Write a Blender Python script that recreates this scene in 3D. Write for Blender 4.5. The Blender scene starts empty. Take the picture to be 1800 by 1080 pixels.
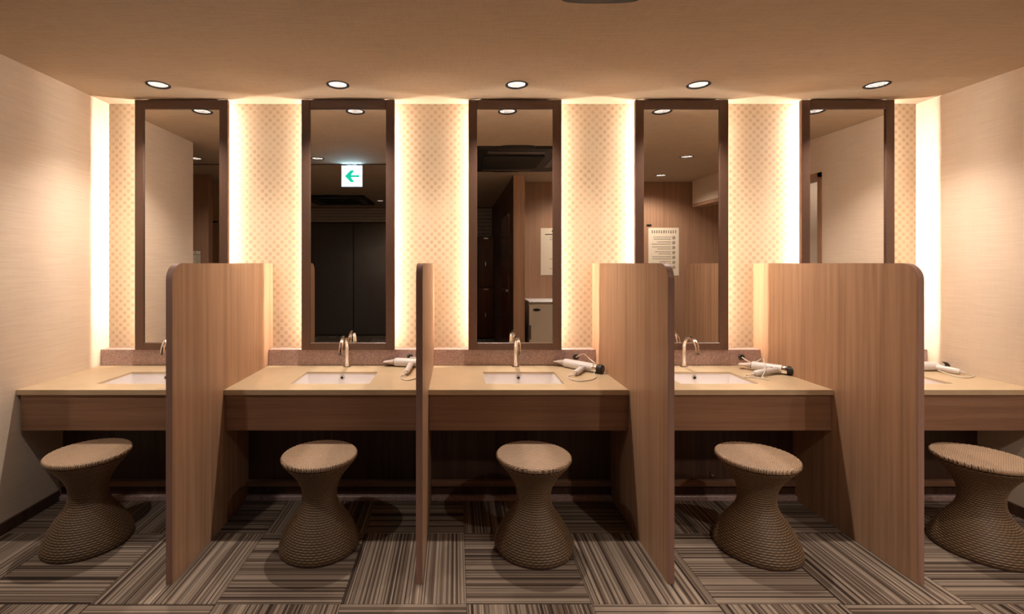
import bpy, bmesh, math, random
from math import pi, sin, cos, radians
from mathutils import Vector, Matrix
random.seed(7)
S = bpy.context.scene
COL = S.collection

# ------------------------------------------------------------------ camera
D = 3.134            # distance from the lens to the papered back wall
PX = 268.0           # photograph pixels per metre measured on that wall
EYE = 1.358
CEIL = 2.403
cam = bpy.data.cameras.new('camera'); camo = bpy.data.objects.new('camera', cam)
COL.objects.link(camo); S.camera = camo
camo.location = (0, 0, EYE); camo.rotation_euler = (radians(90), 0, 0)
cam.sensor_width = 36; cam.lens = 16.8
cam.shift_x = 100/1800; cam.shift_y = -77/1800
cam.clip_start = 0.02
# ------------------------------------------------------------------ world and exposure
w = bpy.data.worlds.new('world'); S.world = w; w.use_nodes = True
w.node_tree.nodes['Background'].inputs[0].default_value = (1, .78, .58, 1)
w.node_tree.nodes['Background'].inputs[1].default_value = 0.02
S.view_settings.view_transform = 'Standard'; S.view_settings.look = 'None'
S.view_settings.gamma = 1; S.view_settings.use_curve_mapping = False
S.view_settings.exposure = 0.08
LED_STRENGTH = 175.0
LED_COL = (1.0, .835, .69)
SPOT_W = 76.0
SPOT_COL = (1.0, .86, .74)
ROOM_W = 34.0
BOUNCE_W = 0

# ------------------------------------------------------------------ mesh helpers
class MB:
    def __init__(s): s.bm = bmesh.new()
    def box(s, x0, x1, y0, y1, z0, z1, bev=0, seg=1):
        r = bmesh.ops.create_cube(s.bm, size=1)
        for v in r['verts']:
            v.co = Vector(((x0+x1)/2+v.co.x*(x1-x0), (y0+y1)/2+v.co.y*(y1-y0), (z0+z1)/2+v.co.z*(z1-z0)))
        if bev:
            es = list({e for v in r['verts'] for e in v.link_edges})
            bmesh.ops.bevel(s.bm, geom=es, offset=bev, segments=seg, affect='EDGES', profile=.5)
        return s
    def lathe(s, prof, n=48, c=(0, 0, 0), cap0=False, cap1=False, M=None):
        M = M or Matrix(); c = Vector(c); rings = []
        for r, z in prof:
            rings.append([s.bm.verts.new(M @ Vector((r*cos(2*pi*k/n), r*sin(2*pi*k/n), z)) + c) for k in range(n)])
        for a, b in zip(rings, rings[1:]):
            for k in range(n):
                s.bm.faces.new((a[k], a[(k+1) % n], b[(k+1) % n], b[k]))
        if cap0: s.bm.faces.new(list(reversed(rings[0])))
        if cap1: s.bm.faces.new(rings[-1])
        return s
    def tube(s, pts, rad, n=12, cap=True):
        pts = [Vector(p) for p in pts]
        rads = rad if isinstance(rad, (list, tuple)) else [rad]*len(pts)
        t = (pts[1]-pts[0]).normalized()
        up = Vector((0, 0, 1)) if abs(t.z) < .9 else Vector((1, 0, 0))
        u = t.cross(up).normalized(); rings = []
        for i, p in enumerate(pts):
            a = pts[max(i-1, 0)]; b = pts[min(i+1, len(pts)-1)]
            t2 = (b-a).normalized()
            u = (u - t2*u.dot(t2)).normalized(); v = t2.cross(u)
            rings.append([s.bm.verts.new(p+(u*cos(2*pi*k/n)+v*sin(2*pi*k/n))*rads[i]) for k in range(n)])
        for a, b in zip(rings, rings[1:]):
            for k in range(n):
                s.bm.faces.new((a[k], a[(k+1) % n], b[(k+1) % n], b[k]))
        if cap:
            s.bm.faces.new(list(reversed(rings[0]))); s.bm.faces.new(rings[-1])
        return s
    def prism(s, poly, axis, a, b):
        """poly: 2-D outline; axis 'x': (y,z) outline swept in x; 'y': (x,z); 'z': (x,y)"""
        def P(p, t):
            return {'x': (t, p[0], p[1]), 'y': (p[0], t, p[1]), 'z': (p[0], p[1], t)}[axis]
        A = [s.bm.verts.new(P(p, a)) for p in poly]; B = [s.bm.verts.new(P(p, b)) for p in poly]
        s.bm.faces.new(A); s.bm.faces.new(list(reversed(B)))
        n = len(poly)
        for k in range(n): s.bm.faces.new((A[k], B[k], B[(k+1) % n], A[(k+1) % n]))
        return s
    def plate(s, outer, holes, z0, z1):
        """horizontal plate with holes; z0 == z1 gives a single sheet"""
        def loop(pts, z):
            vs = [s.bm.verts.new((p[0], p[1], z)) for p in pts]
            return vs, [s.bm.edges.new((vs[k], vs[(k+1) % len(vs)])) for k in range(len(vs))]
        for z in ({z0, z1}):
            es = []; loops = []
            for lp in [outer]+holes:
                v, e = loop(lp, z); es += e; loops.append(v)
            bmesh.ops.triangle_fill(s.bm, use_beauty=True, use_dissolve=False, edges=es)
            if z == z0: L0 = loops
            if z == z1: L1 = loops
        if z0 != z1:
            for A, B in zip(L0, L1):
                n = len(A)
                for k in range(n): s.bm.faces.new((A[k], A[(k+1) % n], B[(k+1) % n], B[k]))
        return s
    def ball(s, c, r, sx=1, sy=1, sz=1, n=16):
        g = bmesh.ops.create_uvsphere(s.bm, u_segments=n, v_segments=n//2, radius=r)
        for v in g['verts']: v.co = Vector((v.co.x*sx+c[0], v.co.y*sy+c[1], v.co.z*sz+c[2]))
        return s
    def build(s, name, m, parent=None, smooth=False, recalc=True, loc=None):
        if recalc: bmesh.ops.recalc_face_normals(s.bm, faces=s.bm.faces[:])
        me = bpy.data.meshes.new(name); s.bm.to_mesh(me); s.bm.free()
        if smooth:
            for p in me.polygons: p.use_smooth = True
            me.set_sharp_from_angle(angle=radians(38))
        me.materials.append(m)
        o = bpy.data.objects.new(name, me); COL.objects.link(o)
        if parent: o.parent = parent
        if loc: o.location = loc
        return o

def tag(o, label=None, cat=None, group=None, kind=None):
    if label: o['label'] = label
    if cat: o['category'] = cat
    if group: o['group'] = group
    if kind: o['kind'] = kind
    return o
def thing(name, label, cat, loc=(0, 0, 0), rz=0, group=None):
    o = bpy.data.objects.new(name, None); COL.objects.link(o)
    o.empty_display_size = .1
    o.location = loc; o.rotation_euler = (0, 0, rz)
    return tag(o, label, cat, group)
def dup(root, loc, label, rz=None):
    r = root.copy(); COL.objects.link(r); r.location = loc; r['label'] = label
    if rz is not None: r.rotation_euler = (0, 0, rz)
    for ch in list(root.children):
        c = ch.copy(); COL.objects.link(c); c.parent = r
        for g in list(ch.children):
            d = g.copy(); COL.objects.link(d); d.parent = c
    return r
def rrect(x0, x1, y0, y1, r, n=6):
    out = []
    for cx, cy, a0 in ((x1-r, y1-r, 0), (x0+r, y1-r, 90), (x0+r, y0+r, 180), (x1-r, y0+r, 270)):
        for k in range(n+1):
            a = radians(a0+90*k/n); out.append((cx+r*cos(a), cy+r*sin(a)))
    return out

# ------------------------------------------------------------------ material helpers
class NT:
    def __init__(s, name):
        s.m = bpy.data.materials.new(name); s.m.use_nodes = True
        s.t = s.m.node_tree; s.b = s.t.nodes['Principled BSDF']
    def n(s, typ, **kw):
        nd = s.t.nodes.new(typ)
        for k, v in kw.items():
            if k.startswith('i_'):
                key = k[2:]; nd.inputs[int(key) if key.isdigit() else key].default_value = v
            else: setattr(nd, k, v)
        return nd
    def l(s, a, b): s.t.links.new(a, b)
    def math(s, op, a, b=None, clamp=False):
        nd = s.n('ShaderNodeMath', operation=op); nd.use_clamp = clamp
        for i, v in enumerate((a, b)):
            if v is None: continue
            if isinstance(v, (int, float)): nd.inputs[i].default_value = v
            else: s.l(v, nd.inputs[i])
        return nd.outputs[0]
    def ramp(s, fac, stops, interp='LINEAR'):
        r = s.n('ShaderNodeValToRGB'); r.color_ramp.interpolation = interp
        e = r.color_ramp.elements
        while len(e) < len(stops): e.new(.5)
        for el, (p, c) in zip(e, stops): el.position = p; el.color = (*c, 1)
        s.l(fac, r.inputs[0]); return r.outputs[0]
    def coords(s, scale=(1, 1, 1), kind='Object', rnd=False):
        tc = s.n('ShaderNodeTexCoord'); mp = s.n('ShaderNodeMapping'); mp.inputs['Scale'].default_value = scale
        s.l(tc.outputs[kind], mp.inputs[0])
        if rnd:
            oi = s.n('ShaderNodeObjectInfo'); v = s.math('MULTIPLY', oi.outputs['Random'], 37.0)
            s.l(v, mp.inputs['Location'])
        return mp.outputs[0]
    def noise(s, vec, scale=1, detail=3, rough=.5):
        nd = s.n('ShaderNodeTexNoise'); nd.inputs['Scale'].default_value = scale
        nd.inputs['Detail'].default_value = detail; nd.inputs['Roughness'].default_value = rough
        s.l(vec, nd.inputs['Vector']); return nd.outputs[0]
    def bump(s, h, strength=.3, dist=.002):
        b = s.n('ShaderNodeBump'); b.inputs['Strength'].default_value = strength
        b.inputs['Distance'].default_value = dist; s.l(h, b.inputs['Height']); s.l(b.outputs[0], s.b.inputs['Normal'])
    def fin(s, col=None, rough=.5, metal=0, spec=None):
        if col is not None:
            if isinstance(col, tuple): s.b.inputs['Base Color'].default_value = (*col, 1)
            else: s.l(col, s.b.inputs['Base Color'])
        if isinstance(rough, (int, float)): s.b.inputs['Roughness'].default_value = rough
        else: s.l(rough, s.b.inputs['Roughness'])
        s.b.inputs['Metallic'].default_value = metal
        if spec is not None: s.b.inputs['Specular IOR Level'].default_value = spec
        return s.m

def plain(name, col, rough=.5, metal=0, var=.06, scale=40):
    t = NT(name); v = t.coords()
    n = t.noise(v, scale, 3)
    c = t.ramp(n, [(.3, tuple(x*(1-var) for x in col)), (.7, tuple(min(1, x*(1+var)) for x in col))])
    return t.fin(c, rough, metal)
def emit(name, col, st):
    t = NT(name); t.b.inputs['Base Color'].default_value = (*col, 1)
    t.b.inputs['Emission Color'].default_value = (*col, 1); t.b.inputs['Emission Strength'].default_value = st
    return t.m

def linen(name, c0, c1, horiz=True, rough=.85):
    t = NT(name)
    a = t.coords((5, 5, 240) if horiz else (9, 150, 9)); b = t.coords((160, 160, 12) if horiz else (120, 14, 120))
    c = t.coords((2, 2, 2))
    n = t.math('ADD', t.math('MULTIPLY', t.noise(a, 1, 4, .65), .6), t.math('MULTIPLY', t.noise(b, 1, 2), .10 if horiz else .25))
    n = t.math('ADD', n, t.math('MULTIPLY', t.noise(c, 1, 2), .15))
    col = t.ramp(n, [(.28, c0), (.56, c1)])
    t.bump(n, .35, .0015)
    return t.fin(col, rough, spec=.25)

def wood(name, dark, mid, light, axis='z', rough=.42, rnd=True):
    """streaky wood laminate, grain along the given axis"""
    t = NT(name)
    sc = {'z': (38, 38, .8), 'x': (.8, 38, 38), 'y': (38, .8, 38)}[axis]
    sf = {'z': (190, 190, 5), 'x': (5, 190, 190), 'y': (190, 5, 190)}[axis]
    a = t.noise(t.coords(sc, rnd=rnd), 1, 3, .55); b = t.noise(t.coords(sf, rnd=rnd), 1, 2, .6)
    n = t.math('ADD', t.math('MULTIPLY', a, .72), t.math('MULTIPLY', b, .28))
    col = t.ramp(n, [(.28, dark), (.5, mid), (.72, light)])
    t.bump(b, .08, .0008)
    return t.fin(col, rough, spec=.35)

M = {}
M['linen'] = linen('linen_wallpaper', (.68, .56, .44), (.80, .68, .55))
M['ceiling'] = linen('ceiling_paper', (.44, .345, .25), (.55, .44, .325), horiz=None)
M['wood'] = wood('partition_wood', (.30, .17, .098), (.42, .252, .152), (.52, .33, .205))
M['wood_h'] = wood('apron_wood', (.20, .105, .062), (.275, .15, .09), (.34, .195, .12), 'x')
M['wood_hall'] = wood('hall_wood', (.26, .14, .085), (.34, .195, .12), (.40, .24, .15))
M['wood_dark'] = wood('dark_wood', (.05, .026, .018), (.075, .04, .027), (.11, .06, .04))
M['wood_band'] = wood('edge_band_wood', (.27, .15, .115), (.33, .19, .145), (.38, .225, .175))
M['frame'] = plain('mirror_frame_brown', (.135, .075, .052), .33, var=.05)
M['locker'] = wood('locker_red_brown', (.06, .018, .01), (.09, .028, .014), (.12, .04, .02), rough=.2)
M['lip'] = plain('white_lip', (.8, .72, .6), .6)
t = NT('mirror_glass'); t.fin((.86, .85, .83), .0, 1.0); M['mirror'] = t.m
M['chrome'] = plain('chrome', (.93, .92, .91), .06, 1.0, var=.02)
M['steel'] = plain('brushed_steel', (.55, .53, .50), .3, 1.0)
M['ceramic'] = plain('white_ceramic', (.82, .76, .74), .12, var=.01)
M['black'] = plain('black_plastic', (.010, .009, .009), .55)
M['blackhole'] = plain('dark_opening', (.01, .008, .006), .8)
M['grey'] = plain('grey_plastic', (.10, .08, .07), .45)
M['white'] = plain('white_plastic', (.74, .71, .70), .3, var=.02)
M['nozzle'] = plain('pinkish_nozzle_plastic', (.62, .52, .47), .35)
M['cord'] = plain('cord_cream', (.70, .62, .53), .5)
M['fridge'] = plain('fridge_cream', (.60, .53, .42), .35, var=.02)
M['paper'] = plain('notice_paper', (.72, .62, .48), .8, var=.02)
M['ink'] = plain('printed_ink', (.06, .045, .035), .8)
M['bulb'] = emit('lamp_bulb', (1, .93, .86), 30)
M['led'] = emit('led_strip', LED_COL, LED_STRENGTH)
t = NT('lamp_reflector'); t.bump(t.n('ShaderNodeTexVoronoi', i_Scale=70).outputs[0], .6, .01); t.fin((.85, .80, .78), .22, 1.0); M['reflector'] = t.m

# stone
t = NT('worktop_stone'); v = t.coords()
c = t.ramp(t.noise(v, 8, 6, .7), [(.3, (.55, .42, .26)), (.7, (.63, .49, .32))])
t.fin(c, .32, spec=.45); M['worktop'] = t.m
t = NT('pink_granite'); v = t.coords()
vo = t.n('ShaderNodeTexVoronoi', i_Scale=110.0); t.l(v, vo.inputs['Vector'])
n = t.math('ADD', t.math('MULTIPLY', t.noise(v, 55, 4, .7), .6), t.math('MULTIPLY', vo.outputs['Distance'], .45))
c = t.ramp(n, [(.30, (.30, .20, .19)), (.48, (.47, .335, .315)), (.62, (.53, .39, .36)), (.75, (.62, .49, .44))])
t.fin(c, .3); M['granite'] = t.m
# dotted back wallpaper
t = NT('dotted_wallpaper'); tc = t.n('ShaderNodeTexCoord'); sp = t.n('ShaderNodeSeparateXYZ'); t.l(tc.outputs['Object'], sp.inputs[0])
k = pi/.0258
f = t.math('MULTIPLY', t.math('COSINE', t.math('MULTIPLY', sp.outputs['X'], k)), t.math('COSINE', t.math('MULTIPLY', sp.outputs['Z'], k)))
nn = t.noise(t.coords((150, 150, 8)), 1, 3, .6); big = t.noise(t.coords((9, 9, 5)), 1, 2)
f = t.math('ADD', f, t.math('MULTIPLY', t.math('SUBTRACT', nn, .5), .9))
mask = t.ramp(f, [(.0, (0, 0, 0)), (.42, (1, 1, 1))])
mx = t.n('ShaderNodeMix', data_type='RGBA'); mk = t.math('MULTIPLY', mask, t.ramp(big, [(.3, (.45,)*3), (.6, (1,)*3)]))
t.l(mk, mx.inputs['Factor']); mx.inputs['A'].default_value = (.56, .435, .30, 1); mx.inputs['B'].default_value = (.44, .315, .205, 1)
t.bump(nn, .2, .001); t.fin(mx.outputs['Result'], .6, spec=.4); M['dots'] = t.m
# carpet stripes (stripes run along the tile's own x)
t = NT('striped_carpet'); tc = t.n('ShaderNodeTexCoord'); sp = t.n('ShaderNodeSeparateXYZ'); t.l(tc.outputs['Object'], sp.inputs[0])
oi = t.n('ShaderNodeObjectInfo')
cb = t.n('ShaderNodeCombineXYZ'); t.l(t.math('MULTIPLY', sp.outputs['Y'], 1.0), cb.inputs['Y']); t.l(t.math('MULTIPLY', oi.outputs['Random'], 50), cb.inputs['Z'])
t.l(t.math('MULTIPLY', sp.outputs['X'], .004), cb.inputs['X'])
n1 = t.noise(cb.outputs[0], 70, 2, .6); n2 = t.noise(cb.outputs[0], 14, 2, .5)
wn = t.n('ShaderNodeTexWhiteNoise', noise_dimensions='2D')
cb2 = t.n('ShaderNodeCombineXYZ'); t.l(t.math('FLOOR', t.math('MULTIPLY', sp.outputs['Y'], 180)), cb2.inputs['X']); t.l(oi.outputs['Random'], cb2.inputs['Y']); t.l(cb2.outputs[0], wn.inputs['Vector'])
sm = t.math('ADD', t.math('MULTIPLY', n1, .55), t.math('ADD', t.math('MULTIPLY', wn.outputs['Value'], .30), t.math('MULTIPLY', n2, .2)))
c = t.ramp(sm, [(.36, (.04, .028, .023)), (.47, (.125, .09, .068)), (.56, (.225, .175, .135)), (.70, (.35, .285, .225))])
fib = t.noise(t.coords((500, 500, 500)), 1, 2); t.bump(t.math('ADD', fib, sm), .5, .003)
t.fin(c, .95, spec=.1); M['carpet'] = t.m
M['joint'] = plain('carpet_joint', (.03, .022, .018), .95)
# rattan
def rattan(name, seat=False):
    t = NT(name)
    if seat:
        tc = t.n('ShaderNodeTexCoord'); sp = t.n('ShaderNodeSeparateXYZ'); t.l(tc.outputs['Object'], sp.inputs[0])
        a = t.math('SINE', t.math('MULTIPLY', sp.outputs['X'], 2*pi/.0085)); b = t.math('SINE', t.math('MULTIPLY', sp.outputs['Y'], 2*pi/.015))
        f = t.math('ADD', t.math('MULTIPLY', a, .32), t.math('MULTIPLY', t.math('MULTIPLY', a, b), .32))
        f = t.math('ADD', f, .5)
        f = t.math('ADD', f, t.math('MULTIPLY', t.math('SUBTRACT', t.noise(t.coords((300, 60, 60)), 1, 2), .5), .6))
        c = t.ramp(f, [(.05, (.11, .065, .038)), (.45, (.30, .195, .12)), (.9, (.50, .355, .235))])
        t.bump(f, .6, .0025); return t.fin(c, .55)
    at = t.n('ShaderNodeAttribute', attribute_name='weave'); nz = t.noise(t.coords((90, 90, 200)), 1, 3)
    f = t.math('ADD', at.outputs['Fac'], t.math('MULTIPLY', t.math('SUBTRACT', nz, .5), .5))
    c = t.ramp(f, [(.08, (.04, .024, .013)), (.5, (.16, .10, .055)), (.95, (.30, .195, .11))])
    return t.fin(c, .5)
M['rattan'] = rattan('rattan_weave'); M['rattan_seat'] = rattan('rattan_seat', True)

# ------------------------------------------------------------------ measured positions
XL, XR = -608/PX, 810/PX
STALL = [p/PX for p in (-466, -182.3, 102, 386, 669)]
PANEL = [p/PX for p in (-324, -40.6, 244.8, 527.7)]
YF = lambda r: D/r
Y_LEFT_END = 1.95
Y_OPEN = 2.15
def ym(k): return k*D

# ------------------------------------------------------------------ the setting
def struct(o): o['kind'] = 'structure'; return o
# floor slab with carpet tiles
fl = struct(MB().box(-4.5, 4.2, -3.0, D+.1, -.10, -.006).build('floor', M['joint']))
base = MB().box(-.2493, .2493, -.2493, .2493, -.006, 0.0, .0012).build('carpet_tile', M['carpet'], fl)
first = True
for m in range(-10, 3):
    for n in range(-9, 9):
        x = .045+.5*n+.25; y = 1.903+.5*m+.25
        if y-.25 > D-.02 or x > 4.1 or x < -4.3: continue
        o = base if first else base.copy()
        if not first: COL.objects.link(o)
        first = False; o.parent = fl
        o.location = (x, y, 0)
        o.rotation_euler = (0, 0, 0 if (n+m) % 2 == 0 else pi/2)

# downlight positions: five over the basins, reflected ones over the room behind the lens, then two added fill lamps
DL = [((278-800)/1.12/PX, D/1.12), (-184/PX, D/1.12), (96.6/PX, D/1.12), (382/PX, D/1.12), (662/PX, D/1.12)]
DR = [(-694/PX, ym(.421)), (-368/PX, ym(.421)), (609/PX, ym(.446)), (656/PX, ym(.13)), (-336/PX, ym(-.61)), (XR+.45, 1.1), (1.40, .50)]  # last two: unseen lamps added to brighten the passage and the fridge wall
RH = .062
def circ(x, y, r, n=32): return [(x+r*cos(2*pi*k/n), y+r*sin(2*pi*k/n)) for k in range(n)]
cl = MB().plate([(-4.5, -3.0), (4.2, -3.0), (4.2, D+.1), (-4.5, D+.1)], [circ(x, y, RH) for x, y in DL+DR], CEIL, CEIL+.012)
struct(cl.build('ceiling', M['ceiling']))
struct(MB().box(-4.5, 4.2, -3.1, D+.2, CEIL+.2, CEIL+.25).build('ceiling_deck', M['joint']))
struct(MB().box(XL-.2, XR+.2, D, D+.1, 0, CEIL).build('wall_back', M['dots']))
struct(MB().box(XL-.15, XL, Y_LEFT_END, D, 0, CEIL).build('wall_left', M['linen']))
wr = MB().box(XR, XR+.14, Y_OPEN, D, 0, CEIL); wr.box(XR, XR+.14, .0, Y_OPEN, 2.11, CEIL)
struct(wr.build('wall_right', M['linen']))
# vestibule beyond the right-hand opening
struct(MB().box(XR+.75, XR+.85, -.3, Y_OPEN+.6, 0, CEIL).build('wall_vestibule', M['linen']))
struct(MB().box(XR+.14, XR+.75, Y_OPEN+.5, Y_OPEN+.6, 0, CEIL).build('wall_vestibule_end', M['linen']))
d1 = struct(MB().box(XR-.012, XR+.15, Y_OPEN-.035, Y_OPEN, 0, 2.11).box(XR-.012, XR+.15, .02, Y_OPEN, 2.07, 2.11).build('trim_1', M['wood_hall']))
for nm, x0, x1, y0 in (('baseboard_left', XL, XL+.012, Y_LEFT_END), ('baseboard_right', XR-.012, XR, Y_OPEN)):
    struct(MB().box(x0, x1, y0, D-.4, 0, .06, .002).build(nm, M['wood_dark']))
# room behind the lens
struct(MB().box(-4.4, -775/PX, ym(.155)-.1, ym(.155), 0, CEIL).build('wall_return', M['wood_hall']))
rl = struct(MB().box(-4.4, -740/PX, -.23, -.13, 0, CEIL).build('wall_rear_left', M['wood_hall']))
struct(MB().box(-740/PX-.1, -740/PX, -2.9, -.13, 0, CEIL).build('wall_hall_left', M['wood_dark']))
struct(MB().box(-4.5, -4.4, -3.0, D, 0, CEIL).build('wall_far_left', M['wood_hall']))
struct(MB().box(-4.4, XL-.15, 3.0, D, 0, CEIL).build('wall_front_left', M['linen']))
struct(MB().box(.694, .80, -2.9, ym(.13)-.02, 0, CEIL).build('wall_hall_right', M['wood_dark']))
struct(MB().box(.694, .828, ym(.13)-.02, ym(.13), 0, CEIL).build('trim_2', M['wood']))
struct(MB().box(.80, XR+.85, -.16, -.06, 0, CEIL).build('wall_rear_right', M['wood_hall']))
struct(MB().box(-740/PX-.1, .8, -3.0, -2.88, 0, CEIL).build('wall_rear', M['wood_dark']))
struct(MB().box(-4.4, -.10, 1.045, 1.060, CEIL-.006, CEIL-.0005).build('trim_3', M['black']))

# doorway frame and leaf in the rear right wall
dr = struct(MB().box(425/PX, 430/PX, -.06, -.045, 0, 2.02).box(635/PX, 642/PX, -.06, -.045, 0, 2.02).box(425/PX, 642/PX, -.06, -.045, 1.99, 2.02).build('door_2', M['black']))
MB().box(431/PX, 634/PX, -.06, -.052, 0, 1.99).build('door_leaf', M['wood_dark'], dr)
MB().box(2.28, 2.30, -.052, -.02, .95, 1.10, .004).build('door_handle', M['steel'], dr)
# door on the hall side wall
dh = struct(MB().box(.682, .694, -.95, -.02, 0, 2.0).build('door_3', M['locker']))
MB().ball((.672, -.12, 1.0), .02).build('door_knob', M['steel'], dh, smooth=True)

# rear hall: striped panelling above dark double doors, lockers beside it
st = thing('striped_screen', 'grey-brown screen of horizontal slats above the dark doors, seen in the mirrors', 'screen', (0, -2.878, 0))
for k in range(5):
    z = 2.133+.053*k
    MB().box(-740/PX+.01, -.41, .0, .03, z, z+.046, .006).build('slat', M['hallgrey'] if 'hallgrey' in M else M.setdefault('hallgrey', plain('slat_grey', (.42, .37, .33), .5)), st)
st = thing('striped_screen', 'grey-brown screen of horizontal slats above the lockers, seen in the middle mirror', 'screen', (0, -2.878, 0))
for k in range(8):
    z = 1.845+.069*k
    MB().box(-.40, .69, .0, .03, z, z+.060, .006).build('slat', M['hallgrey'], st)
M['smoked'] = plain('smoked_glass', (.11, .097, .088), .2)
dd = thing('double_door', 'tall dark glossy double doors seen in the mirror below the exit sign', 'door', (0, -2.88, 0))
for x0, x1 in ((-740/PX+.03, -512/PX), (-508/PX, -.95)):
    MB().box(x0, x1, 0, .035, .02, 2.10, .004).build('door_leaf', M['smoked'], dd)
MB().box(-740/PX+.005, -740/PX+.03, 0, .05, 0, 2.13).box(-.95, -.435, 0, .05, 0, 2.128).build('door_frame', M['wood_dark'], dd)
lk_n = 0
for i in range(4):
    for j in range(2):
        x0 = .692-.28*(i+1); z0 = .02+.91*j
        where = ['next to the hall side wall', 'second from the hall side wall', 'third from the hall side wall', 'fourth from the hall side wall'][i]
        L = thing('locker', 'red-brown locker in the far hall, %s row, %s' % (['lower', 'upper'][j], where), 'locker', (x0, -2.88, z0), group='red-brown lockers in the far hall')
        MB().box(0, .278, .01, .42, 0, .905, .003).build('body', M['black'], L)
        MB().box(.004, .274, .42, .438, .004, .90, .003).build('door', M['locker'], L)
        MB().box(.10, .18, .438, .443, .86, .885, .001).build('number_plate', M['steel'], L)
        MB().tube([(.13, .438, .44), (.13, .46, .44)], .010).box(.122, .138, .45, .458, .38, .44, .002).build('key', M['steel'], L)

# ------------------------------------------------------------------ mirrors with hidden light strips
MW, MF, MT = .592, .055, .024
MY = YF(1.033)
ZB, ZT = .806, CEIL-.006
mlab = ['tall brown-framed mirror at the far left, reflecting the left wall', 'tall brown-framed mirror reflecting the lit exit sign and dark doors',
        'tall brown-framed mirror reflecting the lockers and the small fridge', 'tall brown-framed mirror reflecting a notice and a wooden wall',
        'tall brown-framed mirror at the far right, reflecting the right wall']
def make_mirror():
    r = thing('wall_mirror', '', 'mirror', group='five tall mirrors on the papered wall')
    h = MW/2; f = MB()
    # moulded frame ring: outer, face, inner bevel
    f.box(-h, -h+MF, 0, MT, ZB, ZT, .002).box(h-MF, h, 0, MT, ZB, ZT, .002)
    f.box(-h+MF, h-MF, 0, MT, ZB, ZB+.046, .002).box(-h+MF, h-MF, 0, MT, ZT-.058, ZT, .002)
    f.build('frame', M['frame'], r)
    MB().box(-h+MF-.004, h-MF+.004, .010, .016, ZB+.042, ZT-.054).build('glass', M['mirror'], r)
    MB().box(-h+.075, h-.075, MT, D-MY-.001, ZB, ZT).build('backing_box', M['lip'], r)
    for s in (-1, 1):
        a, b = sorted((s*(h-.0751), s*(h-.072)))
        MB().box(a, b, MT+.019, MT+.028, ZB+.03, ZT-.006).build('light_strip', M['led'], r)
    return r
mir = make_mirror()
for i, x in enumerate(STALL):
    if i == 0: mir.location = (x, MY, 0); mir['label'] = mlab[0]
    else: dup(mir, (x, MY, 0), mlab[i])

# ------------------------------------------------------------------ downlights
def make_downlight(bulb=True):
    r = thing('downlight', '', 'ceiling light', group='recessed ceiling downlights')
    MB().lathe([(.050, .003), (.0555, -.003), (.0615, -.004), (.066, -.0015), (.066, 0), (.0585, .001)], 40).build('rim', M['black'], r, smooth=True)
    MB().lathe([(.058, .0), (.057, .02), (.048, .05), (.030, .075)], 40).build('reflector', M['reflector'], r, smooth=True)
    MB().lathe([(.031, .074), (.031, .12), (.0, .12)], 24).build('housing', M['steel'], r)
    MB().ball((0, .0, .066), .027, 1, 1, .75).build('bulb', M['bulb'], r, smooth=True)
    return r
dll = ['lit downlight in the ceiling before the far left mirror', 'lit downlight in the ceiling before the mirror with the exit sign reflection',
       'lit downlight in the ceiling before the middle mirror', 'lit downlight in the ceiling before the fourth mirror, the one reflecting a notice',
       'lit downlight in the ceiling before the far right mirror']
drl = ['downlight seen in the far left mirror, just past the end of the left wall', 'downlight just left of the exit sign, seen in its mirror',
       'nearer of the two downlights reflected in the fourth mirror', 'farther of the two downlights reflected in the fourth mirror',
       'small far downlight, low right of the exit sign in its mirror',
       'unseen downlight added to brighten the passage beyond the right-hand doorway',
       'unseen downlight added to brighten the mini fridge and the rear wall']
dl = make_downlight()
for i, (x, y) in enumerate(DL+DR):
    lab = (dll+drl)[i]
    r = dl if i == 0 else dup(dl, (x, y, CEIL), lab)
    if i == 0: dl.location = (x, y, CEIL); dl['label'] = lab
    li = bpy.data.lights.new('downlight_beam', 'SPOT'); li.spot_size = radians(104 if i < 5 else 145); li.spot_blend = 1.0
    li.shadow_soft_size = .02
    near = i < 5
    li.energy = SPOT_W if near else {8: 80, 9: 28, 10: 10, 11: 60}.get(i, ROOM_W)
    li.color = SPOT_COL
    lo = bpy.data.objects.new('downlight_beam', li); COL.objects.link(lo); lo.location = (x, y, CEIL+.022)

# ------------------------------------------------------------------ exit sign
ex = thing('exit_sign', 'square white lit exit sign with green arrow, seen in the second mirror', 'sign', (-290.5/PX, 1.053, 2.16))
M['sign_white'] = emit('sign_white', (.42, .74, 1.0), 9)
M['sign_green'] = emit('sign_green', (.0, .55, .34), .9)
MB().box(-.112, .112, -.018, .012, 0, .226, .004).build('housing', M['white'], ex)
MB().box(-.105, .105, .012, .016, .007, .216, .001).build('light_panel', M['sign_white'], ex)
M['added_glow'] = emit('added_glow_emission', (.38, .68, 1.0), 60)  # glowing bar added at the sign's top to throw blue-white light on the ceiling
MB().box(-.104, .104, .012, .018, .217, .222).build('added_glow_bar', M['added_glow'], ex)
MB().box(-.05, .05, -.01, .01, .226, CEIL-2.16-.0005).build('ceiling_bracket', M['grey'], ex)
ar = MB()
ar.prism([(.078, .101), (.078, .125), (-.008, .125), (.030, .176), (-.014, .176), (-.076, .113), (-.014, .048), (.030, .048), (-.008, .101)], 'y', .016, .018)
ar.build('arrow', M['sign_green'], ex)
mk = MB()
for x0, x1, z0, z1 in ((.038, .042, .030, .052), (.042, .050, .049, .052), (.042, .050, .039, .042), (.042, .050, .030, .033), (.058, .064, .040, .044), (.074, .078, .030, .052), (.080, .088, .046, .050), (.080, .088, .034, .038)):
    mk.box(x0, x1, .016, .0175, z0, z1)
mk.build('small_mark', plain('dark_green_mark', (.02, .18, .13), .5), ex)

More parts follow.
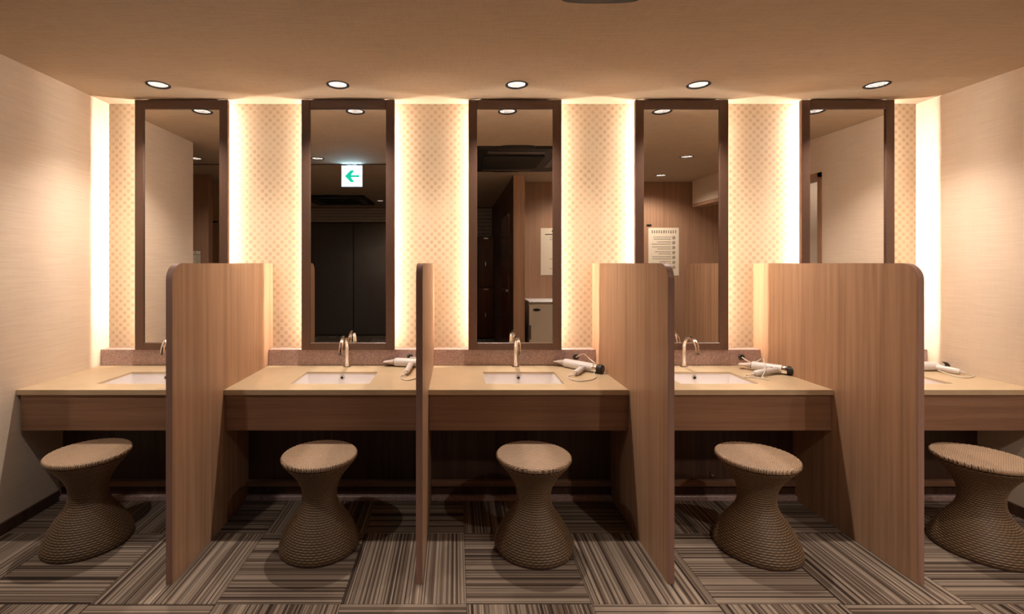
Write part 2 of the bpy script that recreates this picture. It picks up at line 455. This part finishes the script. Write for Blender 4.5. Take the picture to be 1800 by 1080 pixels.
# ------------------------------------------------------------------ ceiling air conditioners
def aircon(x0, x1, y0, y1, label, hump=True):
    cx, cy = (x0+x1)/2, (y0+y1)/2; hx, hy = (x1-x0)/2, (y1-y0)/2
    a = thing('ceiling_air_conditioner', label, 'air conditioner', (cx, cy, CEIL), group='black ceiling cassettes')
    out = rrect(-hx, hx, -hy, hy, .07)
    MB().prism(out, 'z', -.03, -.0005).build('panel', M['black'], a)
    MB().prism(rrect(-hx*.55, hx*.55, -hy*.55, hy*.55, .03), 'z', -.042, -.03).build('intake_grille', M['blackhole'], a)
    for s in (-1, 1):
        MB().box(-hx*.5, hx*.5, s*hy*.78-.035, s*hy*.78+.035, -.038, -.03, .003).build('louver', M['grey'], a)
        MB().box(s*hx*.78-.035, s*hx*.78+.035, -hy*.5, hy*.5, -.038, -.03, .003).build('louver', M['grey'], a)
    for s in (1, -1):
        pts = [(.15*cos(radians(t)), s*(hy-.004)+s*.036*sin(radians(t))**.6) for t in range(0, 181, 12)]
        MB().prism(pts, 'z', -.03, -.001).build('side_hump', M['black'], a)
    return a
aircon(10/PX, 290/PX, ym(.25), 1.836, 'black ceiling air-conditioning cassette, its rounded edge at the top of the picture')
aircon(-640/PX, -375/PX, ym(-.73), ym(-.39), 'black ceiling cassette over the far hall, seen low in the exit sign mirror')

# ------------------------------------------------------------------ partitions
plab = ['wooden partition panel between the first and second basins from the left', 'wooden partition panel seen almost edge-on, left of the middle basin',
        'wooden partition panel right of the middle basin', 'wooden partition panel right of the fourth basin, the rightmost']
PY0 = YF(1.552); TH = .028
def make_panel():
    r = thing('partition_panel', '', 'partition', group='wooden partitions between basins')
    L = D-PY0; R = .072; H = EYE
    def outline(ins):
        o = [(L, 0), (L, H-ins)]
        for k in range(11):
            a = radians(90+9*k); o.append((R+(R-ins)*cos(a), H-R+(R-ins)*sin(a)))
        o.append((ins, 0)); return o
    MB().prism(outline(.0012), 'x', -TH/2, TH/2).build('board', M['wood'], r, smooth=False)
    # edge band: a strip following front, corner and top
    outer = outline(0)[1:]; inner = outline(.0022)[1:]
    b = MB(); bm = b.bm; h = TH/2-.0006
    vs = []
    for po, pi_ in zip(outer, inner):
        vs.append([bm.verts.new((x, p[0], p[1])) for x, p in ((-h, pi_), (-h, po), (h, po), (h, pi_))])
    for A, B in zip(vs, vs[1:]):
        for k in range(4): bm.faces.new((A[k], A[(k+1) % 4], B[(k+1) % 4], B[k]))
    bm.faces.new(vs[0]); bm.faces.new(list(reversed(vs[-1])))
    b.build('edge_band', M['wood_band'], r)
    return r
pan = make_panel()
for i, x in enumerate(PANEL):
    if i == 0: pan.location = (x, PY0, 0); pan['label'] = plab[0]
    else: dup(pan, (x, PY0, 0), plab[i])

# ------------------------------------------------------------------ vanity counters
ZC = .703
bounds = [(XL, PANEL[0]-TH/2)]+[(PANEL[i]+TH/2, PANEL[i+1]-TH/2) for i in range(3)]+[(PANEL[3]+TH/2, XR)]
vlab = ['beige stone vanity counter with basin at the far left against the left wall', 'beige stone vanity counter with basin under the exit sign mirror',
        'beige stone vanity counter with basin in the middle stall', 'beige stone vanity counter with basin in the fourth stall from the left',
        'beige stone vanity counter with basin at the far right against the right wall']
flab = ['chrome curved tap mostly hidden behind the leftmost partition', 'chrome curved tap on the counter below the exit sign mirror',
        'chrome curved tap on the middle counter', 'chrome curved tap just right of the third partition', 'chrome curved tap hidden behind the rightmost partition']
YC = YF(1.27); YS = YF(1.025)
def make_faucet():
    r = thing('faucet', '', 'tap', group='chrome taps')
    MB().lathe([(.0, .0), (.025, .0), (.025, .004), (.021, .0075), (.0125, .009), (.0115, .012)], 32).build('base_flange', M['chrome'], r, smooth=True)
    pts = [(0, 0, .006), (0, 0, .05), (0, 0, .125)]
    for k in range(1, 17):
        a = radians(180*k/16*.98); pts.append((0, -.084+.084*cos(a), .125+.075*sin(a)))
    pts.append((0, -.171, .113))
    MB().tube(pts, .0124, 20).build('spout', M['chrome'], r, smooth=True)
    MB().tube([(0, -.1695, .122), (0, -.1712, .108)], .0142, 20).build('spout_tip', M['steel'], r, smooth=True)
    return r
fau = None
for i, (x0, x1) in enumerate(bounds):
    cx = STALL[i]; g = .0008
    v = thing('vanity_counter', vlab[i], 'vanity counter', (cx, 0, 0), group='beige vanity counters')
    a, b = x0-cx+g, x1-cx-g
    bx, by0, by1 = .2145, YF(1.207), YF(1.088)
    MB().plate([(a, YC), (b, YC), (b, D-.002), (a, D-.002)], [rrect(-bx, bx, by0, by1, .012, 4)], ZC-.012, ZC).box(a, b, YC, YC+.03, ZC-.026, ZC-.0125).build('worktop', M['worktop'], v)
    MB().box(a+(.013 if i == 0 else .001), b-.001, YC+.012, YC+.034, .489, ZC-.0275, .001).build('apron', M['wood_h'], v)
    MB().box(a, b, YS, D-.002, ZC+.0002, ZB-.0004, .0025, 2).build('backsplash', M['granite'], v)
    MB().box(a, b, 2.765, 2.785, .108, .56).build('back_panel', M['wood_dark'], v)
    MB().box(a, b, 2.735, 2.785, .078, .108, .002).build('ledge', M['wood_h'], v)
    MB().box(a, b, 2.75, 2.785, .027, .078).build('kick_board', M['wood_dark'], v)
    MB().box(a, b, 2.724, 2.785, 0.0003, .027, .002).build('plinth', M['granite'], v)
    # basin: rounded walls stepping down to a flat bottom
    bs = MB(); rings = []
    for ins, z, rr in ((-.010, ZC-.0122, .02), (-.001, ZC-.0122, .014), (.002, ZC-.03, .016), (.008, ZC-.085, .024), (.016, ZC-.108, .03), (.035, ZC-.122, .035), (.09, ZC-.130, .03)):
        rings.append([bs.bm.verts.new((p[0], p[1], z)) for p in rrect(-bx+ins, bx-ins, by0+ins, by1-ins, rr, 5)])
    for A, B in zip(rings, rings[1:]):
        n = len(A)
        for k in range(n): bs.bm.faces.new((A[k], A[(k+1) % n], B[(k+1) % n], B[k]))
    bs.bm.faces.new(rings[-1])
    bo = bs.build('basin', M['ceramic'], v, smooth=True)
    Mr = Matrix.Rotation(radians(90), 4, 'X')
    MB().lathe([(.008, .001), (.0085, .005), (.013, .005), (.0145, .0)], 24, (0, by1-.0025, ZC-.034), M=Mr).build('overflow_ring', M['steel'], bo, smooth=True)
    MB().lathe([(.0, .0015), (.0085, .0015)], 24, (0, by1-.0025, ZC-.034), M=Mr).build('overflow_hole', M['blackhole'], bo)
    MB().lathe([(.0, -.1285), (.018, -.1285), (.022, -.1298)], 24, (0, (by0+by1)/2, ZC)).build('drain', M['chrome'], bo, smooth=True)
    # cable grommet in the backsplash
    gx = 105/PX
    gr = MB().lathe([(.011, .001), (.012, .005), (.019, .005), (.021, .0)], 28, (gx, YS, ZC+.054), M=Mr).build('cable_grommet', M['grey'], v, smooth=True)
    MB().lathe([(.0, .001), (.0115, .001)], 28, (gx, YS, ZC+.054), M=Mr).build('cable_hole', M['blackhole'], gr)
    # faucet
    if fau is None:
        fau = make_faucet(); fau.location = (cx, 3.009, ZC+.0003); fau['label'] = flab[0]
    else: dup(fau, (cx, 3.009, ZC+.0003), flab[i])
# door seam and small latches on the back panels
for (x, y, z, nm) in ((-408/PX, 2.765, .165, 'left'), (398/PX, 2.765, .140, 'fourth')):
    la = thing('drain_latch', 'small metal latch on the dark panel under the %s counter' % nm, 'latch', (x, y, z))
    MB().box(-.008, .008, -.012, -.0002, -.012, .012, .002).build('plate', M['steel'], la)
    MB().tube([(0, -.012, 0), (0, -.02, .012), (0, -.02, .026)], .0035, 8).build('lever', M['steel'], la, smooth=True)

# ------------------------------------------------------------------ rattan stools
def make_stool():
    r = thing('rattan_stool', '', 'stool', group='woven rattan hourglass stools')
    key = [(0.008, .1825), (.02, .184), (.05, .175), (.09, .156), (.12, .138), (.15, .117), (.18, .096), (.21, .083), (.24, .0785), (.28, .082), (.32, .097), (.36, .122), (.395, .151), (.415, .168)]
    zs = [k[0] for k in key]
    def rad(z):
        for i in range(len(key)-1):
            if z <= key[i+1][0]:
                t = (z-key[i][0])/(key[i+1][0]-key[i][0])
                p0 = key[max(i-1, 0)][1]; p1 = key[i][1]; p2 = key[i+1][1]; p3 = key[min(i+2, len(key)-1)][1]
                return .5*((2*p1)+(-p0+p2)*t+(2*p0-5*p1+4*p2-p3)*t*t+(-p0+3*p1-3*p2+p3)*t**3)
        return key[-1][1]
    # arc length
    N = 400; zz = [zs[0]+(zs[-1]-zs[0])*k/N for k in range(N+1)]; arc = [0]
    for k in range(N): arc.append(arc[-1]+math.hypot(zz[k+1]-zz[k], rad(zz[k+1])-rad(zz[k])))
    rows = 44; sub = 4; cols = 44; csub = 4; tot = arc[-1]
    vs = []; wv = []; faces = []; nc = cols*csub; nr = rows*sub+1; j = 0
    for i in range(nr):
        s = tot*i/(nr-1)
        while j < N-1 and arc[j+1] < s: j += 1
        t = (s-arc[j])/max(arc[j+1]-arc[j], 1e-9); z = zz[j]+(zz[j+1]-zz[j])*t
        dr = (rad(min(z+.002, zs[-1]))-rad(max(z-.002, zs[0])))/.004
        nl = math.hypot(1, dr); nr_, nz_ = 1/nl, -dr/nl
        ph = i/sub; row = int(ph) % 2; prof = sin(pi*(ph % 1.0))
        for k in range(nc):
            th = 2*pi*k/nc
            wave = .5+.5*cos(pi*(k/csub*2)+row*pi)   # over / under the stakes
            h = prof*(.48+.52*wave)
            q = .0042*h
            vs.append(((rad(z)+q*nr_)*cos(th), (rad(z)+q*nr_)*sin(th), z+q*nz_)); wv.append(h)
    for i in range(nr-1):
        for k in range(nc):
            k2 = (k+1) % nc; faces.append((i*nc+k, i*nc+k2, (i+1)*nc+k2, (i+1)*nc+k))
    me = bpy.data.meshes.new('body'); me.from_pydata(vs, [], faces); me.update()
    at = me.attributes.new('weave', 'FLOAT', 'POINT'); at.data.foreach_set('value', wv)
    for p in me.polygons: p.use_smooth = True
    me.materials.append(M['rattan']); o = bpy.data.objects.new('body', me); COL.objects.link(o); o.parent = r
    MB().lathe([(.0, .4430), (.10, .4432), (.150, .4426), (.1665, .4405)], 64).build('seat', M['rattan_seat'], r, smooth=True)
    # braided rim
    bm = MB(); rr = .0105; n = 192; mseg = 12; rings = []
    for k in range(n):
        th = 2*pi*k/n; ring = []
        for q in range(mseg):
            a = 2*pi*q/mseg; rad_ = rr*(1+.09*sin(24*th*2+a*1.0))
            R_ = .1685+rad_*cos(a)
            ring.append(bm.bm.verts.new((R_*cos(th), R_*sin(th), .4295+1.15*rad_*sin(a))))
        rings.append(ring)
    for k in range(n):
        A, B = rings[k], rings[(k+1) % n]
        for q in range(mseg): bm.bm.faces.new((A[q], A[(q+1) % mseg], B[(q+1) % mseg], B[q]))
    bm.build('seat_rim', M['rattan_seat'], r, smooth=True)
    MB().lathe([(.150, .0003), (.182, .0003), (.1865, .004), (.1865, .010), (.180, .013)], 64).build('foot_ring', M['wood_dark'], r, smooth=True)
    return r
slab = ['rattan stool at the far left, beside the left wall', 'rattan stool before the second counter, below the exit sign mirror', 'rattan stool before the middle counter',
        'rattan stool between the two right-hand partitions', 'rattan stool at the right edge, beyond the rightmost partition']
spos = [(-1.79, 2.335), (-.654, 2.308), (.377, 2.297), (1.442, 2.285), (2.504, 2.275)]
stl = make_stool()
for i, (x, y) in enumerate(spos):
    if i == 0: stl.location = (x, y, 0); stl['label'] = slab[0]
    else: dup(stl, (x, y, 0), slab[i], rz=.7*i)

# ------------------------------------------------------------------ hair dryers
def hair_dryer(label, nose, tail, hend, cords, joint=.62):
    nose = Vector(nose); tail = Vector(tail); R = .0265
    r = thing('hair_dryer', label, 'hair dryer', (nose.x, nose.y, ZC), group='white hair dryers')
    off = Vector((nose.x, nose.y, 0))
    d = tail-nose; L = d.length; d.normalize(); lat = Vector((-d.y, d.x, 0)); zc = R+.0012
    P = lambda t, z=zc: Vector((0, 0, 0))+d*t+Vector((0, 0, z))
    MB().tube([P(.068), P(.074), P(.09), P(L*.55), P(L-.062)], [R*.93, R, R*1.01, R, R*.97], 24).build('barrel', M['white'], r, smooth=True)
    # flat nozzle
    nz = MB(); prev = None
    for t, w_, h_ in ((.0, .030, .007), (.03, .024, .011), (.052, .018, .017), (.070, .019, .019)):
        ring = [nz.bm.verts.new(P(t)+lat*w_*cos(2*pi*k/20)+Vector((0, 0, h_*sin(2*pi*k/20)))) for k in range(20)]
        if prev:
            for k in range(20): nz.bm.faces.new((prev[k], prev[(k+1) % 20], ring[(k+1) % 20], ring[k]))
        else: nz.bm.faces.new(ring)
        prev = ring
    nz.build('nozzle', M['nozzle'], r, smooth=True)
    MB().tube([P(.064), P(.070)], R*.80, 24).build('nozzle_collar', M['grey'], r, smooth=True)
    MB().tube([P(L-.062), P(L-.056), P(L-.04), P(L-.034)], [R*.98, R*1.0, R*1.0, R*.98], 24).build('chrome_band', M['chrome'], r, smooth=True)
    ti = MB().tube([P(L-.034), P(L-.012), P(L-.003), P(L)], [R*.98, R*1.0, R*.92, R*.7], 24).build('intake', M['black'], r, smooth=True)
    MB().tube([P(L), P(L+.001)], [R*.6, R*.55], 20).build('intake_grille', M['grey'], ti)
    # folded handle
    h0 = P(L*joint); h1 = Vector((hend[0], hend[1], .018))-off*1.0
    h1 = Vector((hend[0]-nose.x, hend[1]-nose.y, .0175)); e = (h1-h0); el = e.length; e.normalize()
    hd = MB().tube([h0, h0+e*.02, h0+e*(el*.5), h1-e*.02, h1-e*.006, h1], [.0165, .0175, .0165, .0165, .0155, .012], 20).build('handle', M['white'], r, smooth=True)
    MB().tube([h1, h1+e*.022+Vector((0, 0, -.004))], [.0085, .0055], 12).build('cord_sleeve', M['nozzle'], hd, smooth=True)
    MB().box(-.006, .006, -.004, .004, -.002, .002, .001).build('switch', M['grey'], hd, loc=(h0+e*.06)+Vector((0, 0, .0165)))
    tip = h1+e*.02+Vector((0, 0, -.006))
    c = [tip]+[Vector((p[0]-nose.x, p[1]-nose.y, p[2])) for p in cords]
    # smooth the path
    sm = []
    for i in range(len(c)-1):
        p0 = c[max(i-1, 0)]; p1 = c[i]; p2 = c[i+1]; p3 = c[min(i+2, len(c)-1)]
        for k in range(8):
            t = k/8; sm.append(.5*((2*p1)+(-p0+p2)*t+(2*p0-5*p1+4*p2-p3)*t*t+(-p0+3*p1-3*p2+p3)*t**3))
    sm.append(c[-1])
    MB().tube(sm, .0034, 8).build('power_cord', M['cord'], r, smooth=True)
    return r
def q(px, py, h=0.0):
    """photo pixel of a point at height h above the worktop -> world x, y"""
    r = (py-463)/((EYE-ZC-h)*PX); return ((px-800)/r/PX, D/r)
def Q(px, py, h):
    x, y = q(px, py, h); return (x, y, h)
def gpt(i): return (STALL[i]+105/PX, YS-.004, .054)
z1 = .0036
# second counter
n0 = q(676, 637, .024); t0 = (n0[0]+.285, n0[1]-.045)
hair_dryer('white hair dryer beside the nearly edge-on partition, on the second counter', (*n0, 0), (*t0, 0), q(714, 655, .0175),
           [Q(704, 662, z1), Q(708, 667, z1), Q(722, 668, z1), (STALL[1]+.50, 2.80, z1), (STALL[1]+.505, 2.93, .01), (STALL[1]+.45, 3.02, .05), gpt(1)])
# middle counter
hair_dryer('white hair dryer with black end on the middle counter', (*q(977, 636, .024), 0), (*q(1060, 651, .024), 0), q(1012, 656, .0175),
           [Q(998, 662, z1), Q(1003, 667, z1), Q(1018, 670, z1), Q(1038, 668, z1), Q(1048, 663, z1), Q(1044, 657, z1), Q(1052, 646, .02), Q(1035, 630, .05), (STALL[2]+.425, 3.0, .085), gpt(2)])
# fourth counter
hair_dryer('white hair dryer with silver and black end on the fourth counter', (*q(1300, 641, .024), 0), (*q(1397, 654, .024), 0), q(1326, 657, .0175),
           [Q(1312, 659, z1), Q(1310, 663, z1), Q(1330, 664, z1), Q(1352, 668, z1), Q(1340, 664, z1), Q(1345, 650, .04), Q(1341, 630, .06), Q(1334, 634, .06), (STALL[3]+.42, 3.0, .03), gpt(3)], joint=.72)
# far right counter
hair_dryer('white hair dryer beside the right wall, on the far right counter', (*q(1575, 645, .024), 0), (*q(1664, 645, .024), 0), q(1688, 654, .0175),
           [Q(1712, 661, z1), Q(1700, 664, z1), Q(1680, 662, z1), Q(1660, 655, .012), Q(1640, 650, z1), Q(1618, 652, z1), (STALL[4]+.41, 2.95, .01), gpt(4)], joint=.72)

# ------------------------------------------------------------------ things reflected from the rear wall
fr = thing('mini_fridge', 'cream mini fridge against the rear wall, seen in the middle mirror', 'fridge', (.885, -.06, 0))
MB().box(0, .48, .012, .40, .02, .885, .006).build('cabinet', M['fridge'], fr)
MB().box(-.002, .482, .40, .44, .03, .865, .008, 2).build('door', M['fridge'], fr)
MB().box(-.004, .484, .005, .445, .886, .905, .004).build('top', M['white'], fr)
MB().prism([(.09+.045*cos(2*pi*k/24), .80+.016*sin(2*pi*k/24)) for k in range(24)], 'y', .44, .443).build('badge', M['black'], fr)
MB().box(.0, .02, .445, .46, .45, .62, .003).build('handle', M['grey'], fr)
MB().box(.02, .46, .03, .38, 0.0003, .02).build('feet', M['black'], fr)
bt = thing('pump_bottle', 'small pale bottle standing on the mini fridge', 'bottle', (1.27, .22, .9055))
MB().lathe([(0, 0), (.025, 0), (.027, .01), (.027, .06), (.012, .08), (.010, .09)], 20).build('bottle_body', M['white'], bt, smooth=True)
MB().lathe([(.011, .09), (.013, .092), (.013, .105), (0, .107)], 16).build('cap', M['nozzle'], bt, smooth=True)

def notice(x0, x1, z0, z1, label, icons, y=-.06):
    n = thing('wall_notice', label, 'notice', (x0, y, z0))
    W, H = x1-x0, z1-z0
    MB().box(0, W, .0005, .004, 0, H).build('sheet', M['paper'], n)
    m = MB(); rnd = random.Random(int(x0*100))
    k = 0; x = W*.10
    while x < W*.88:                                        # heading of dense characters
        cw = W*.055
        if icons:
            zc_ = H*.915
            for a in range(4):
                zz_ = zc_-.016+.010*a; m.box(x+rnd.random()*.004, x+cw*(.6+.4*rnd.random()), .004, .0046, zz_, zz_+.005)
            m.box(x+cw*.35, x+cw*.55, .004, .0047, zc_-.018, zc_+.018)
        x += cw*1.4
    if not icons:
        m.box(W*.14, W, .004, .0046, H*.855, H*.875); m.box(W*.36, W*.5, .004, .0046, H*.92, H*.955)
    rows = 7 if icons else 14
    for r in range(rows):
        zz_ = H*(.80-.72*r/rows)
        for s in range(2 if icons else 1):
            ln = (.35+.3*rnd.random())*W; xe = W*.74 if icons else W*.92; x = xe-ln
            while x < xe:
                c = W*(.012+.02*rnd.random()); m.box(x, min(x+c, xe), .004, .0045, zz_-s*.026, zz_-s*.026+.007); x += c+.003
    m.build('printed_text', M['ink'], n)
    if icons:
        for r in range(7):
            zz_ = H*(.79-.72*r/7)
            ic = MB().lathe([(.016, 0), (.016, .0006), (.021, .0006), (.021, 0)], 20, (W*.83, .0041, zz_), M=Matrix.Rotation(radians(-90), 4, 'X'))
            ic.prism([(W*.83-.013, zz_-.010), (W*.83-.009, zz_-.013), (W*.83+.013, zz_+.010), (W*.83+.009, zz_+.013)], 'y', .0041, .0047)
            ic.box(W*.83-.006, W*.83+.006, .0041, .0046, zz_-.008, zz_+.008)
            ic.build('round_icon', M['ink'], n)
    return n
notice(666/PX, 771/PX, 1.198, 1.814, 'cream notice with a column of round icons, seen in the fourth mirror', True)
notice(295/PX, 400/PX, 1.205, 1.810, 'cream notice above the mini fridge, seen at the right edge of the middle mirror', False)
notice(-827/PX, -800/PX, 1.20, 1.50, 'small pale paper on the wooden wall, seen in the far left mirror', False, y=ym(.155))
hk = thing('wall_hook', 'small dark hook on the wooden wall above the notice with icons', 'hook', (668/PX, -.06, 1.85))
MB().box(-.03, .03, .0005, .012, -.008, .008, .002).build('plate', M['black'], hk)
MB().tube([(.0, .012, 0), (.0, .03, -.008), (.0, .035, .006)], .003, 8).build('prong', M['black'], hk)
# cupboard doors on the rear left wall
cb_ = thing('wall_cupboard', 'wooden cupboard doors with small dark handle, seen in the far left mirror', 'cupboard', (-870/PX, -.13, 0))
MB().box(-.25, .175, .0005, .02, .05, 2.3, .002).build('door', M['wood'], cb_)
MB().box(.185, .47, .0005, .02, .05, 2.3, .002).build('door', M['wood'], cb_)
MB().box(.02, .17, .02, .035, 1.885, 1.905, .003).build('handle', M['black'], cb_)
